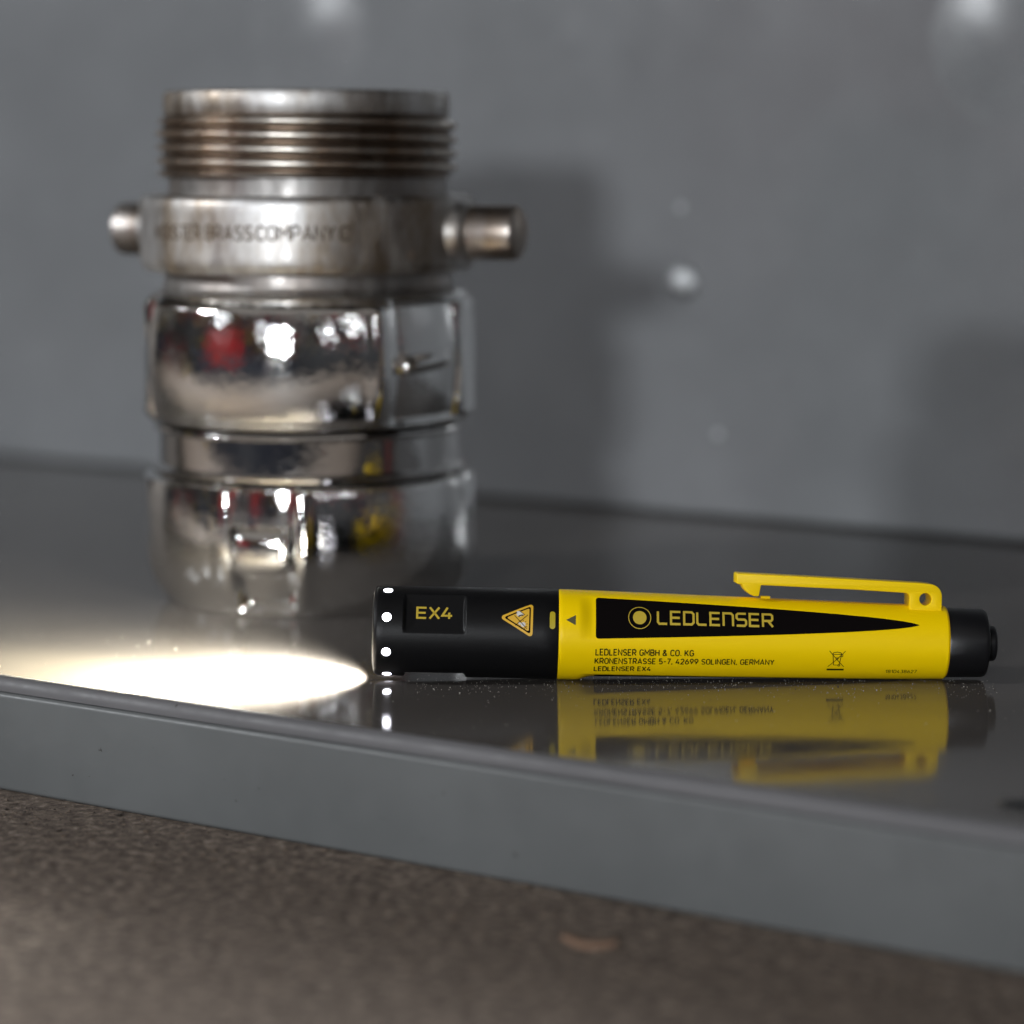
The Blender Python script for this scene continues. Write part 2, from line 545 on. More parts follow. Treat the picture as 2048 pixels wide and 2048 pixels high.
# a small set pin hole on the ring
def pin_pt(u, v):
    a = u * 2 * math.pi; r = 1.4 * v
    return pol(R(40) + r * math.cos(a) / 41.1, 41.14 * MM, (85.6 + r * math.sin(a)) * MM)
grid('set_pin', 20, 3, pin_pt, M['thread'], ring)

# upper neck, thread and rim
lathe('upper_neck', [(32, 99.0), (34.0, 99.0), (34.0, 104.0), (33, 104.4)], M['neck'], cp, 128)
ZT0, ZT1, PITCH_T = 103.6, 119.2, 3.32
def thread_pt(u, v):
    phi = u * 2 * math.pi
    z = ZT0 + (ZT1 - ZT0) * v
    k = (z - ZT0) / PITCH_T + phi / (2 * math.pi) * 1.0
    f = k - math.floor(k)
    tri = 1 - abs(2 * f - 1)
    h = sstep(0.12, 0.85, tri)
    fade = sstep(ZT0 - 0.2, ZT0 + 0.9, z) * (1 - sstep(ZT1 - 2.2 + 1.5 * (phi / (2 * math.pi) - 0.5), ZT1 - 0.4, z))
    r = 34.5 + (0.5 + 1.75 * h) * fade
    return pol(phi + R(180), r * MM, z * MM)
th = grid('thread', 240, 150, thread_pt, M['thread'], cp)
rimp = [(33.5, 118.4), (34.6, 118.6), (34.9, 119.0), (34.9, 123.2), (34.6, 123.9), (34.0, 124.2), (31.4, 124.2), (30.8, 123.8), (30.6, 123.0), (30.6, 60.0), (30.6, 40.0)]
lathe('rim', rimp, M['worn'], cp, 160)

# ------------------------------------------------------------------ flat lettering helpers
def stroke_mesh(polys, wd, seg=0.5, thr=1.2):
    vs_, fs = [], []
    for pl in polys:
        closed = pl[0] == pl[-1]
        pts = []
        for p, q in zip(pl, pl[1:]):
            kk = max(1, int(math.dist(p, q) / seg)) if max(abs(p[0] - q[0]), abs(p[1] - q[1])) > thr else 1
            pts += [Vector((p[0] + (q[0] - p[0]) * j / kk, p[1] + (q[1] - p[1]) * j / kk)) for j in range(kk)]
        pts.append(Vector(pl[-1]))
        if closed: pts = pts[:-1]
        n = len(pts); base = len(vs_)
        for i, p in enumerate(pts):
            a = pts[i - 1] if (i > 0 or closed) else None
            b = pts[(i + 1) % n] if (i < n - 1 or closed) else None
            d1 = (p - a).normalized() if a is not None else (b - p).normalized()
            d2 = (b - p).normalized() if b is not None else d1
            t = (d1 + d2).normalized() if (d1 + d2).length > 1e-6 else d1
            nn = Vector((-t.y, t.x)); c = max(0.4, abs(nn.dot(Vector((-d1.y, d1.x)))))
            off = nn * (wd / 2 / c)
            vs_ += [tuple(p + off), tuple(p - off)]
        m_ = n if closed else n - 1
        for i in range(m_):
            j = (i + 1) % n
            fs.append((base + 2 * i, base + 2 * i + 1, base + 2 * j + 1, base + 2 * j))
    return vs_, fs

def disc_mesh(cx, cy, r, n=32, r0=0.0):
    if r0 > 0:
        vs_ = [(cx + q * math.cos(2 * math.pi * k / n), cy + q * math.sin(2 * math.pi * k / n)) for k in range(n) for q in (r0, r)]
        fs = [(2 * k, 2 * k + 1, (2 * k + 3) % (2 * n), (2 * k + 2) % (2 * n)) for k in range(n)]
        return vs_, fs
    vs_ = [(cx, cy)] + [(cx + r * math.cos(2 * math.pi * k / n), cy + r * math.sin(2 * math.pi * k / n)) for k in range(n)]
    return vs_, [(0, 1 + k, 1 + (k + 1) % n) for k in range(n)]

def merge(*ms):
    vs_, fs = [], []
    for v, f in ms:
        b = len(vs_); vs_ += list(v); fs += [tuple(b + i for i in q) for q in f]
    return vs_, fs

def moved(m_, dx, dy, sx=1, sy=1):
    return [(x * sx + dx, y * sy + dy) for x, y in m_[0]], m_[1]

def decal(name, m_, fn, material, parent):
    o = mesh_obj(name, [fn(x, y) for x, y in m_[0]], m_[1], material, parent, smooth=False)
    return o

# plain engineering letters drawn with strokes: (width, strokes), cap height 1
def _arc(cx, cy, rx, ry, a0, a1, n=10):
    return [(cx + rx * math.cos(R(a0 + (a1 - a0) * k / n)), cy + ry * math.sin(R(a0 + (a1 - a0) * k / n))) for k in range(n + 1)]
_O = _arc(.3, .7, .3, .3, 0, 180) + _arc(.3, .3, .3, .3, 180, 360)
STROKES = {
    'A': (.66, [[(0, 0), (.33, 1), (.66, 0)], [(.12, .30), (.54, .30)]]),
    'B': (.58, [[(0, 0), (0, 1), (.33, 1)] + _arc(.33, .76, .23, .24, 90, -90, 8) + [(0, .52)], [(.33, .52)] + _arc(.33, .26, .25, .26, 90, -90, 8) + [(0, 0)]]),
    'C': (.58, [_arc(.3, .7, .3, .3, 20, 180) + _arc(.3, .3, .3, .3, 180, 340)]),
    'D': (.60, [[(0, 0), (0, 1), (.28, 1)] + _arc(.28, .68, .32, .32, 90, 0, 6) + _arc(.28, .32, .32, .32, 0, -90, 6) + [(0, 0)]]),
    'E': (.50, [[(.50, 1), (0, 1), (0, 0), (.50, 0)], [(0, .52), (.43, .52)]]),
    'G': (.60, [_arc(.3, .7, .3, .3, 20, 180) + _arc(.3, .3, .3, .3, 180, 360) + [(.6, .48), (.34, .48)]]),
    'H': (.60, [[(0, 0), (0, 1)], [(.6, 0), (.6, 1)], [(0, .52), (.6, .52)]]),
    'I': (.04, [[(.02, 0), (.02, 1)]]),
    'K': (.60, [[(0, 0), (0, 1)], [(.55, 1), (.02, .36)], [(.20, .56), (.60, 0)]]),
    'L': (.48, [[(0, 1), (0, 0), (.48, 0)]]),
    'M': (.74, [[(0, 0), (0, 1), (.37, .36), (.74, 1), (.74, 0)]]),
    'N': (.60, [[(0, 0), (0, 1), (.60, 0), (.60, 1)]]),
    'O': (.60, [_O + [_O[0]]]),
    'P': (.56, [[(0, 0), (0, 1), (.30, 1)] + _arc(.30, .72, .27, .28, 90, -90, 8) + [(0, .44)]]),
    'R': (.58, [[(0, 0), (0, 1), (.30, 1)] + _arc(.30, .73, .27, .27, 90, -90, 8) + [(0, .46)], [(.28, .46), (.58, 0)]]),
    'S': (.56, [_arc(.28, .75, .27, .25, 25, 270, 12) + _arc(.28, .25, .28, .25, 90, -155, 12)]),
    'T': (.56, [[(0, 1), (.56, 1)], [(.28, 1), (.28, 0)]]),
    'W': (.92, [[(0, 1), (.22, 0), (.46, .9), (.70, 0), (.92, 1)]]),
    'X': (.60, [[(0, 1), (.60, 0)], [(.60, 1), (0, 0)]]),
    'Y': (.60, [[(0, 1), (.30, .45), (.60, 1)], [(.30, .45), (.30, 0)]]),
    '&': (.66, [[(.64, 0), (.14, .72)] + _arc(.28, .82, .16, .18, 200, 0, 8) + [(.36, .66), (.08, .40)] + _arc(.25, .23, .24, .23, 140, 300, 8) + [(.62, .42)]]),
    '.': (.06, [[(.03, 0), (.03, .13)]]),
    ',': (.08, [[(.06, .13), (.02, -.14)]]),
    '-': (.34, [[(0, .46), (.34, .46)]]),
    '0': (.54, [_arc(.27, .73, .27, .27, 0, 180) + _arc(.27, .27, .27, .27, 180, 360) + [(.54, .73)]]),
    '1': (.30, [[(0, .74), (.28, 1), (.28, 0)]]),
    '2': (.54, [_arc(.27, .73, .26, .27, 165, -20, 10) + [(.02, 0), (.54, 0)]]),
    '3': (.54, [_arc(.26, .76, .24, .24, 150, -90, 9), _arc(.26, .26, .28, .26, 90, -150, 9)]),
    '4': (.58, [[(.34, 1), (0, .26), (.58, .26)], [(.42, .50), (.42, 0)]]),
    '5': (.54, [[(.48, 1), (.07, 1), (.04, .54)] + _arc(.26, .30, .27, .30, 110, -150, 10)]),
    '6': (.56, [[(.38, 1), (.06, .48)], _arc(.28, .30, .28, .30, 0, 360, 16)]),
    '7': (.52, [[(0, 1), (.52, 1), (.18, 0)]]),
    '8': (.56, [_arc(.28, .76, .24, .24, 0, 360, 14), _arc(.28, .27, .28, .27, 0, 360, 14)]),
    '9': (.56, [[(.18, 0), (.50, .52)], _arc(.28, .70, .28, .30, 0, 360, 16)]),
}
def stroke_text(text, width, cap_h, wd, gap=0.26, space=0.42):
    ms = []; x = 0
    for ch in text:
        if ch == ' ': x += space; continue
        a, st = STROKES[ch]
        ms.append(moved(stroke_mesh(st, wd), x, 0)); x += a + gap
    return moved(merge(*ms), 0, 0, width / (x - gap), cap_h)

# ring lettering, letter by letter round the ring
def ring_word(text, a0, a1):
    m_ = stroke_text(text, R(a1 - a0) * 41.1, 3.2, 0.16, 0.22)
    return decal('lettering', m_, lambda x, y: pol(R(a0) + x / 41.1, 41.17 * MM, (89.4 + y) * MM), M['stamp'], ring)
ring_word('WOOSTER', -57.5, -33.0)
ring_word('BRASS', -30.7, -13.8)
ring_word('COMPANY', -12.2, 13.1)
ring_word('C', 15.0, 17.9)

# ------------------------------------------------------------------ penlight
TX, TY = -28.8, 524.9
TILT = R(-1.24)
A0 = R(36.5)                              # direction of the printed flat, up from the horizon
pen = empty('penlight', (TX * MM + 0.04, TY * MM, 0))
tag(pen, 'yellow and black penlight with pocket clip lying switched on', 'penlight')
AX = Vector((math.cos(TILT), 0, math.sin(TILT)))
UPV = Vector((-math.sin(TILT), 0, math.cos(TILT)))
FWD = Vector((0, -1, 0))
ORG = Vector((TX, TY, 10.29))
def TP(s, rad, ang, side=0.0):
    """point at s along the axis, rad out along ang, side across it; mm -> pen local metres"""
    n = FWD * math.cos(ang) + UPV * math.sin(ang)
    t = -FWD * math.sin(ang) + UPV * math.cos(ang)
    return (ORG + AX * s + n * rad + t * side) * MM - Vector(pen.location)

S_COL, S_END = 38.4, 119.3
def r_body(s):
    if s < 41: return 9.4
    return 9.4 - 1.75 * (s - 41) / (S_END - 41)
D_FLAT, D_HEAD = 7.785, 8.25
PANEL_CUT = 0.5                           # the printed faces are gently crowned, half way between flat and round
FLATS = [A0, A0 + R(120), A0 - R(120)]
def flat_cut(r, th, D, amt):
    for a in FLATS:
        c = math.cos(th - a)
        if c > 0.5:
            f = D / c
            if f < r: return r + (f - r) * amt
    return r
def head_pt(s, th):
    prof = [(0.0, 8.3), (0.12, 8.75), (0.4, 9.1), (0.9, 9.32), (1.6, 9.4), (38.1, 9.4), (38.3, 9.3)]
    r = lerp_profile(prof, s)
    amt = sstep(6.2, 7.0, s) * (1 - sstep(18.6, 19.4, s))
    return TP(s, flat_cut(r, th, D_HEAD, amt), th)
def s_list(segs):
    out = []
    for a, b, n in segs: out += [a + (b - a) * k / n for k in range(n)]
    return out + [segs[-1][1]]
def tube_part(name, ss, pt, material, n=288, capr=None):
    k = len(ss) - 1
    o = grid(name, n, k, lambda u, v: pt(ss[int(round(v * k))], u * 2 * math.pi), material, pen)
    o.data.set_sharp_from_angle(angle=R(50))
    bm = bmesh.new(); bm.from_mesh(o.data); bmesh.ops.recalc_face_normals(bm, faces=bm.faces); bm.to_mesh(o.data); bm.free()
    return o
head = tube_part('head', s_list([(0, 1.6, 12), (1.6, 6.1, 6), (6.1, 7.1, 8), (7.1, 18.5, 8), (18.5, 19.5, 8), (19.5, 38.1, 6), (38.1, 38.3, 1)]), head_pt, M['black'])
def body_pt(s, th):
    r = r_body(s)
    if s < S_COL + 0.25: r -= 0.12 * (1 - (s - S_COL) / 0.25)
    if s > S_END - 0.5: r -= 0.35 * ((s - S_END + 0.5) / 0.5) ** 2
    return TP(s, flat_cut(r, th, D_FLAT, PANEL_CUT * sstep(42.4, 45.6, s)), th)
body = tube_part('body', s_list([(S_COL, S_COL + 0.25, 2), (S_COL + 0.25, 41.6, 4), (41.6, 46.0, 26), (46.0, 118.7, 60), (118.7, S_END, 6)]), body_pt, M['yellow'])
# end wall of the body so that the cap's seat is closed
def cap_pt(s, th):
    prof = [(S_END - 1.0, 6.9), (S_END - 0.02, 6.95), (S_END + 0.05, 7.2), (S_END + 0.35, 7.28), (127.0, 7.12), (127.5, 6.95), (127.72, 6.7), (127.75, 6.4), (127.76, 4.05), (127.2, 3.95), (127.1, 3.9)]
    return prof
def prof_part(name, prof, material, parent, n=128, cap=False):
    def fn(u, v):
        s, r = prof[int(round(v * (len(prof) - 1)))]
        return TP(s, r, u * 2 * math.pi)
    o = grid(name, n, len(prof) - 1, fn, material, parent)
    o.data.set_sharp_from_angle(angle=R(40))
    bm = bmesh.new(); bm.from_mesh(o.data); bmesh.ops.recalc_face_normals(bm, faces=bm.faces); bm.to_mesh(o.data); bm.free()
    return o
cap = prof_part('tail_cap', [(S_END - 1.0, 6.9), (S_END - 0.02, 6.95), (S_END + 0.05, 7.2), (S_END + 0.35, 7.28), (126.7, 7.12), (127.3, 6.98), (127.65, 6.7), (127.75, 6.3), (127.76, 4.0), (127.2, 3.9), (126.5, 3.9)], M['black_cap'], pen)
prof_part('button', [(126.6, 3.75), (129.2, 3.72), (129.6, 3.6), (129.85, 3.3), (129.9, 2.9), (129.95, 0.01)], M['black_cap'], cap)
# end ring of the body around the cap
prof_part('end_ring', [(S_END - 0.01, 7.38), (S_END - 0.005, 7.0), (S_END - 0.6, 6.97)], M['yellow'], body)
# front: bezel, reflector, lens
prof_part('bezel', [(0.0, 8.28), (-0.12, 8.1), (-0.12, 7.7), (0.3, 7.5), (0.6, 7.4)], M['bezel'], head)
prof_part('reflector', [(0.6, 7.4), (3.0, 5.6), (5.0, 3.0), (5.6, 1.2)], M['reflector'], head)
prof_part('lens', [(5.5, 1.8), (5.3, 1.2), (5.2, 0.01)], M['lens'], head)
# the lit ports round the crown
for k in range(8):
    a = R(27.5 + 45 * k)
    def port_pt(u, v, a=a):
        rr = 0.92 * v; t = u * 2 * math.pi
        return TP(2.95 + rr * math.cos(t), 9.43 + 0.05 * (1 - v * v), a + rr * math.sin(t) / 9.4)
    grid('light_port', 24, 4, port_pt, M['port'], head)

def on_crown(s, wv, a, off):
    th = a + math.atan2(wv, D_FLAT)
    return TP(s, flat_cut(r_body(s), th, D_FLAT, PANEL_CUT) + off, th)
# printed flats
def panel(a):
    s0, s1 = 46.0, 112.9
    corner = 0.7
    ss = [s0 + corner * (1 - math.cos(math.pi / 2 * k / 8)) for k in range(8)] + [s0 + corner + (s1 - s0 - corner) * (1 - (1 - k / 60) ** 2.2) for k in range(61)]
    n = len(ss) - 1; top = []
    for s in ss:
        c = math.sqrt(max(0.0, r_body(s) ** 2 - D_FLAT ** 2))
        c1 = math.sqrt(max(0.0, r_body(s1) ** 2 - D_FLAT ** 2))
        wdt = max(0.0, c - c1) * 0.99
        if s < s0 + corner:
            wdt -= corner - math.sqrt(max(0, corner ** 2 - (corner - (s - s0)) ** 2))
        top.append((s, wdt))
    vs_, fs = [], []
    q = 12
    for (s, wd) in top:
        for k in range(q + 1):
            vs_.append(on_crown(s, wd * (1 - 2 * k / q), a, 0.045))
    for k in range(n):
        for c in range(q):
            b0 = k * (q + 1) + c
            fs.append((b0, b0 + 1, b0 + q + 2, b0 + q + 1))
    return mesh_obj('label_panel', vs_, fs, M['panel_print'], body, smooth=True)
for a in FLATS: panel(a)

def S(u): return (u - 1024) * 0.1031 - TX
def on_flat(D, off=0.075):
    return lambda x, y: TP(x, D + off, A0, y)
def on_round(off=0.05, r=None):
    """x = s, y = arc height in mm measured at the given radius from angle 0"""
    def fn(x, y):
        rr = r or r_body(x)
        return TP(x, rr + off, y / rr)
    return fn

LET = {
    'L': [[(0, 1), (0, .14), (.12, 0), (.78, 0)]],
    'E': [[(.80, 1), (0.0, 1), (0, 0), (.80, 0)], [(0, .5), (.74, .5)]],
    'D': [[(0, 0), (0, 1), (.64, 1), (.80, .84), (.80, .16), (.64, 0), (0, 0)]],
    'N': [[(0, -.05), (0, 1), (.64, 1), (.80, .84), (.80, -.05)]],
    'S': [[(.80, 1), (.12, 1), (0, .88), (0, .62), (.12, .5), (.68, .5), (.80, .38), (.80, .12), (.68, 0), (0, 0)]],
    'R': [[(0, -.05), (0, 1), (.68, 1), (.80, .88), (.80, .56), (.68, .44), (0.03, .44)], [(.42, .44), (.84, -.04)]],
    'X': [[(0, 1.05), (.84, -.05)], [(.84, 1.05), (0, -.05)]],
    '4': [[(.46, 1.05), (.02, .26), (.88, .26)], [(.62, .56), (.62, -.05)]],
}
def logo(text, gap, wd):
    ms = []; x = 0
    for ch in text:
        ms.append(moved(stroke_mesh(LET[ch], wd, 0.15, 0.25), x, 0)); x += 0.80 + gap
    return merge(*ms), x - gap

lm, lw = logo('LEDLENSER', 0.32, 0.185)
hgt = 2.62; wid = S(1546) - S(1313)
decal('lettering', moved(lm, S(1313) + 0.2, -1.15, (wid - 0.4) / lw, hgt), lambda x, y: on_crown(x, y, A0, 0.11), M['yellow_print'], body)
decal('logo_ring', merge(disc_mesh(S(1278.5), 0.02, 1.40, 40), disc_mesh(S(1278.5), 0.02, 2.36, 56, 2.20)), lambda x, y: on_crown(x, y, A0, 0.11), M['yellow_print'], body)
em, ew = logo('EX4', 0.30, 0.19)
decal('lettering', moved(em, S(832) + 0.15, -1.0, (S(903) - S(832) - 0.3) / ew, 2.35), on_flat(D_HEAD, 0.06), M['yellow_print'], head)

def line(text, u0, u1, deg, cap_h, r, bold=0.20, mt='dark_print', shear=0.0, parent=None):
    m_ = stroke_text(text, S(u1) - S(u0), cap_h, bold)
    m_ = moved(m_, S(u0), R(deg) * r - cap_h / 2)
    return decal('lettering', m_, on_round(0.05, None) if r is None else (lambda x, y: TP(x, r_body(x) + 0.05, y / r)), M[mt], parent or body)
line('LEDLENSER GMBH & CO. KG', 1192, 1387, -11.8, 1.24, 8.95)
line('KRONENSTRASSE 5-7, 42699 SOLINGEN, GERMANY', 1191, 1549, -24.6, 1.24, 8.85)
line('LEDLENSER EX4', 1190, 1303, -38.0, 1.24, 9.0)
line('1810438627', 1776, 1838, -41.6, 0.98, 7.85, 0.15, 'dark_print')

# crossed out bin over a bar
def circ(cx, cy, r, n=16, a0=0, a1=360): return [(cx + r * math.cos(R(a0 + (a1 - a0) * k / n)), cy + r * math.sin(R(a0 + (a1 - a0) * k / n))) for k in range(n + 1)]
binm = merge(stroke_mesh([[(0.0, 0.0), (3.4, 3.7)], [(0.1, 3.75), (3.3, 0.0)],
                          [(0.85, 2.95), (1.15, 0.45), (2.3, 0.45), (2.6, 2.95)],
                          [(0.65, 3.0), (2.85, 3.0)], [(0.75, 3.0), (1.0, 3.35), (1.75, 3.5), (2.45, 3.35), (2.7, 3.0)],
                          [(2.5, 2.55), (2.9, 2.55), (2.9, 3.0)], [(1.35, 2.2), (2.1, 2.2), (1.8, 1.8)]], 0.15),
             stroke_mesh([circ(2.25, 0.36, 0.22, 12)], 0.14),
             stroke_mesh([[(-0.15, -0.85), (3.4, -0.85)]], 0.52))
decal('bin_mark', moved(binm, S(1658), R(-31.5) * 8.2), lambda x, y: TP(x, r_body(x) + 0.05, y / 8.2), M['dark_print'], body)

# arrow on the collar and dash on the head
AR = R(28.5) * 9.4
decal('arrow_mark', ([(S(1131), AR + 0.05), (S(1150.5), AR + 1.12), (S(1150.5), AR - 1.05)], [(0, 2, 1)]), on_round(0.05, 9.4), M['grey_print'], body)
def capsule(x0, x1, y0, y1, n=10):
    r = (x1 - x0) / 2; cx = (x0 + x1) / 2
    p = [(cx + r * math.cos(math.pi * k / n), y1 - r + r * math.sin(math.pi * k / n)) for k in range(n + 1)]
    p += [(cx - r * math.cos(math.pi * k / n), y0 + r - r * math.sin(math.pi * k / n)) for k in range(n + 1)]
    return p
def fill(p):
    return p, [tuple(range(len(p)))]
cps = capsule(S(1098.5), S(1109.5), AR - 1.95, AR + 1.85)
nq = len(cps) // 2
vsq = cps; fsq = []
for k in range(nq - 1): fsq.append((k, k + 1, 2 * nq - 2 - k, 2 * nq - 1 - k))
# long sides need rows to follow the curve
rows = []
for k in range(9):
    y = AR - 1.95 + 3.8 * k / 8
    rr = (S(1109.5) - S(1098.5)) / 2; cxx = (S(1098.5) + S(1109.5)) / 2
    dy = min(y - (AR - 1.95), (AR + 1.85) - y)
    hw = rr if dy >= rr else math.sqrt(max(0, rr * rr - (rr - dy) ** 2))
    rows.append((cxx, hw, y))
ys = sorted(set([AR - 1.95 + rr * (1 - math.cos(math.pi / 2 * k / 6)) for k in range(7)] + [AR - 1.95 + rr + (3.8 - 2 * rr) * k / 6 for k in range(7)] + [AR + 1.85 - rr * (1 - math.cos(math.pi / 2 * k / 6)) for k in range(7)]))
vsq, fsq = [], []
for y in ys:
    dy = min(y - (AR - 1.95), (AR + 1.85) - y)
    hw = rr if dy >= rr else math.sqrt(max(0, rr * rr - (rr - dy) ** 2))
    vsq += [(cxx - hw, y), (cxx + hw, y)]
for k in range(len(ys) - 1): fsq.append((2 * k, 2 * k + 1, 2 * k + 3, 2 * k + 2))
decal('dash_mark', (vsq, fsq), on_round(0.05, 9.4), M['olive_print'], head)

# warning triangle: outer yellow band, dark line, yellow field, pictogram
def round_tri(cx, cy, pts, rad, n=6):
    out = []
    P = [Vector(p) for p in pts]
    for i in range(3):
        a, b, c = P[i - 1], P[i], P[(i + 1) % 3]
        d1 = (a - b).normalized(); d2 = (c - b).normalized()
        bis = (d1 + d2).normalized()
        half = math.acos(max(-1, min(1, d1.dot(d2)))) / 2
        o = b + bis * (rad / math.sin(half))
        t1 = b + d1 * (rad / math.tan(half)); t2 = b + d2 * (rad / math.tan(half))
        a1 = math.atan2(t1.y - o.y, t1.x - o.x); a2 = math.atan2(t2.y - o.y, t2.x - o.x)
        da = (a2 - a1 + math.pi) % (2 * math.pi) - math.pi
        for k in range(n + 1):
            q = a1 + da * k / n
            out.append((o.x + rad * math.cos(q), o.y + rad * math.sin(q)))
    return out
def tri_fill(pts, k):
    """fan of rings so that the flat print bends round the barrel"""
    cx = sum(p[0] for p in pts) / len(pts); cy = sum(p[1] for p in pts) / len(pts)
    vs_ = []; n = len(pts); fs = []
    for q in range(k + 1):
        f = 1 - q / k * 0.98
        vs_ += [(cx + (x - cx) * f, cy + (y - cy) * f) for x, y in pts]
    for q in range(k):
        for i in range(n):
            fs.append((q * n + i, q * n + (i + 1) % n, (q + 1) * n + (i + 1) % n, (q + 1) * n + i))
    fs.append(tuple(k * n + i for i in range(n)))
    return vs_, fs
def scaled(pts, f):
    cx = sum(p[0] for p in pts) / len(pts); cy = sum(p[1] for p in pts) / len(pts)
    return [(cx + (x - cx) * f, cy + (y - cy) * f) for x, y in pts]
TRI = [(S(997), AR + 0.35), (S(1064.5), AR - 3.95), (S(1065.5), AR + 3.75)]
t0 = round_tri(0, 0, TRI, 0.55)
def dens(p):
    out = []
    for i in range(len(p)):
        q = p[(i + 1) % len(p)]
        kk = 14 if math.dist(p[i], q) > 1 else 1
        for j in range(kk): out.append((p[i][0] + (q[0] - p[i][0]) * j / kk, p[i][1] + (q[1] - p[i][1]) * j / kk))
    return out
tri = decal('warning_triangle', tri_fill(dens(t0), 8), on_round(0.04, 9.4), M['gold_print'], head)
def inset_ring(f0, f1):
    a = round_tri(0, 0, scaled(TRI, f0), 0.30, 6); b = round_tri(0, 0, scaled(TRI, f1), 0.22, 6); n = len(a)
    a, b = dens(a), dens(b); n = min(len(a), len(b))
    return a[:n] + b[:n], [(i, (i + 1) % n, n + (i + 1) % n, n + i) for i in range(n)]
decal('triangle_line', inset_ring(0.79, 0.665), on_round(0.065, 9.4), M['panel_print'], tri)
ex, ey = S(1037.5), AR + 0.75
eye = ([(ex - 0.5, ey + 1.05), (ex + 0.3, ey + 0.95), (ex + 1.0, ey + 0.15), (ex - 0.1, ey - 0.35), (ex - 0.55, ey + 0.1)], [(0, 4, 3, 2, 1)])
lamp = disc_mesh(S(1045.5), AR - 1.15, 0.50, 16)
small = disc_mesh(S(1038.5), AR - 0.95, 0.24, 12)
decal('pictogram', merge(eye, lamp, small), on_round(0.075, 9.4), M['white_print'], tri)
rays = [[(S(1045.5) + 0.66 * math.cos(R(q)), AR - 1.15 + 0.66 * math.sin(R(q))), (S(1045.5) + 0.95 * math.cos(R(q)), AR - 1.15 + 0.95 * math.sin(R(q)))] for q in (-150, -110, -70, -30, 10, 50, 90)]
pic = merge(stroke_mesh([[(S(1028), AR + 0.75), (S(1053), AR - 2.0)], [(S(1055), AR + 0.95), (S(1030), AR - 1.35)]], 0.13),
            stroke_mesh([[(ex - 0.05, ey + 1.15), (ex + 1.15, ey + 0.15)]], 0.11), stroke_mesh(rays, 0.10),
            stroke_mesh([[(ex - 0.15, ey - 0.30), (ex + 0.1, ey + 0.0), (ex + 0.55, ey + 0.12), (ex + 0.85, ey + 0.05)]], 0.24))
decal('pictogram_lines', pic, on_round(0.085, 9.4), M['panel_print'], tri)

# clip: outline in the plane of the axis, 8 mm wide
CA = A0 + R(60)
HW = 3.7
def clip_pts():
    sT = S(1470) * 1.0
    s = lambda u: (u - 1024) * 0.1040 - TX       # the clip's front face stands further back than the barrel's front
    p = []
    p += [(s(1470), 13.45), (s(1471.5), 13.65), (s(1474), 13.70)]
    p += [(s(1700), 12.95), (s(1842), 12.42)]
    cx, cy, rr = s(1881) - 2.6, 12.30 - 2.6, 2.6
    for k in range(1, 9):
        a = R(88 - 88 * k / 8); p.append((cx + rr * math.cos(a), cy + rr * math.sin(a)))
    p += [(s(1881), 6.4), (s(1816.5), 6.4), (s(1816.5), 9.2)]
    fx, fy, fr = s(1816.5) - 1.0, 9.35, 1.0
    for k in range(0, 6):
        a = R(0 + 85 * k / 5); p.append((fx + fr * math.cos(a), fy + fr * math.sin(a)))
    p += [(s(1700), 10.82), (s(1519), 11.32), (s(1515.5), 9.15), (s(1513), 8.98), (s(1505), 9.0), (s(1496), 9.45), (s(1488), 10.15), (s(1481.5), 11.2), (s(1480.5), 11.42), (s(1473), 11.45), (s(1470), 11.65)]
    hole = [(s(1848) + 1.25 * math.cos(2 * math.pi * k / 28), 9.12 + 1.25 * math.sin(2 * math.pi * k / 28)) for k in range(28)]
    return p, hole
cpts, hole = clip_pts()
cu = bpy.data.curves.new('tmp_clip', 'CURVE'); cu.dimensions = '2D'; cu.fill_mode = 'BOTH'
cu.extrude = HW - 0.18; cu.bevel_depth = 0.18; cu.bevel_resolution = 2; cu.offset = -0.18
for loop in (cpts, hole):
    sp = cu.splines.new('POLY'); sp.points.add(len(loop) - 1); sp.use_cyclic_u = True
    for q, (x, y) in zip(sp.points, loop): q.co = (x, y, 0, 1)
to = bpy.data.objects.new('tmp_clip', cu); col.objects.link(to)
cme = bpy.data.meshes.new_from_object(to.evaluated_get(bpy.context.evaluated_depsgraph_get()))
bpy.data.objects.remove(to)
clip = mesh_obj('clip', [TP(v.co.x, v.co.y, CA, v.co.z) for v in cme.vertices], [tuple(p.vertices) for p in cme.polygons], M['yellow'], pen)
bm = bmesh.new(); bm.from_mesh(clip.data); bmesh.ops.remove_doubles(bm, verts=bm.verts, dist=1e-6); bmesh.ops.recalc_face_normals(bm, faces=bm.faces); bm.to_mesh(clip.data); bm.free()
clip.data.set_sharp_from_angle(angle=R(30))
# small stop under the clip's tooth
sn0, sn1 = (1519.5 - 1024) * 0.1045 - TX, (1538 - 1024) * 0.1045 - TX
nb = []
for s_ in (sn0, sn1):
    for (hh, ww) in ((8.0, -1.2), (8.0, 1.2), (r_body(s_) + 0.42, 1.0), (r_body(s_) + 0.42, -1.0)):
        nb.append(TP(s_, hh, CA, ww))
mesh_obj('clip_stop', nb, [(0, 1, 2, 3), (7, 6, 5, 4), (0, 4, 5, 1), (1, 5, 6, 2), (2, 6, 7, 3), (3, 7, 4, 0)], M['yellow'], body, smooth=False)

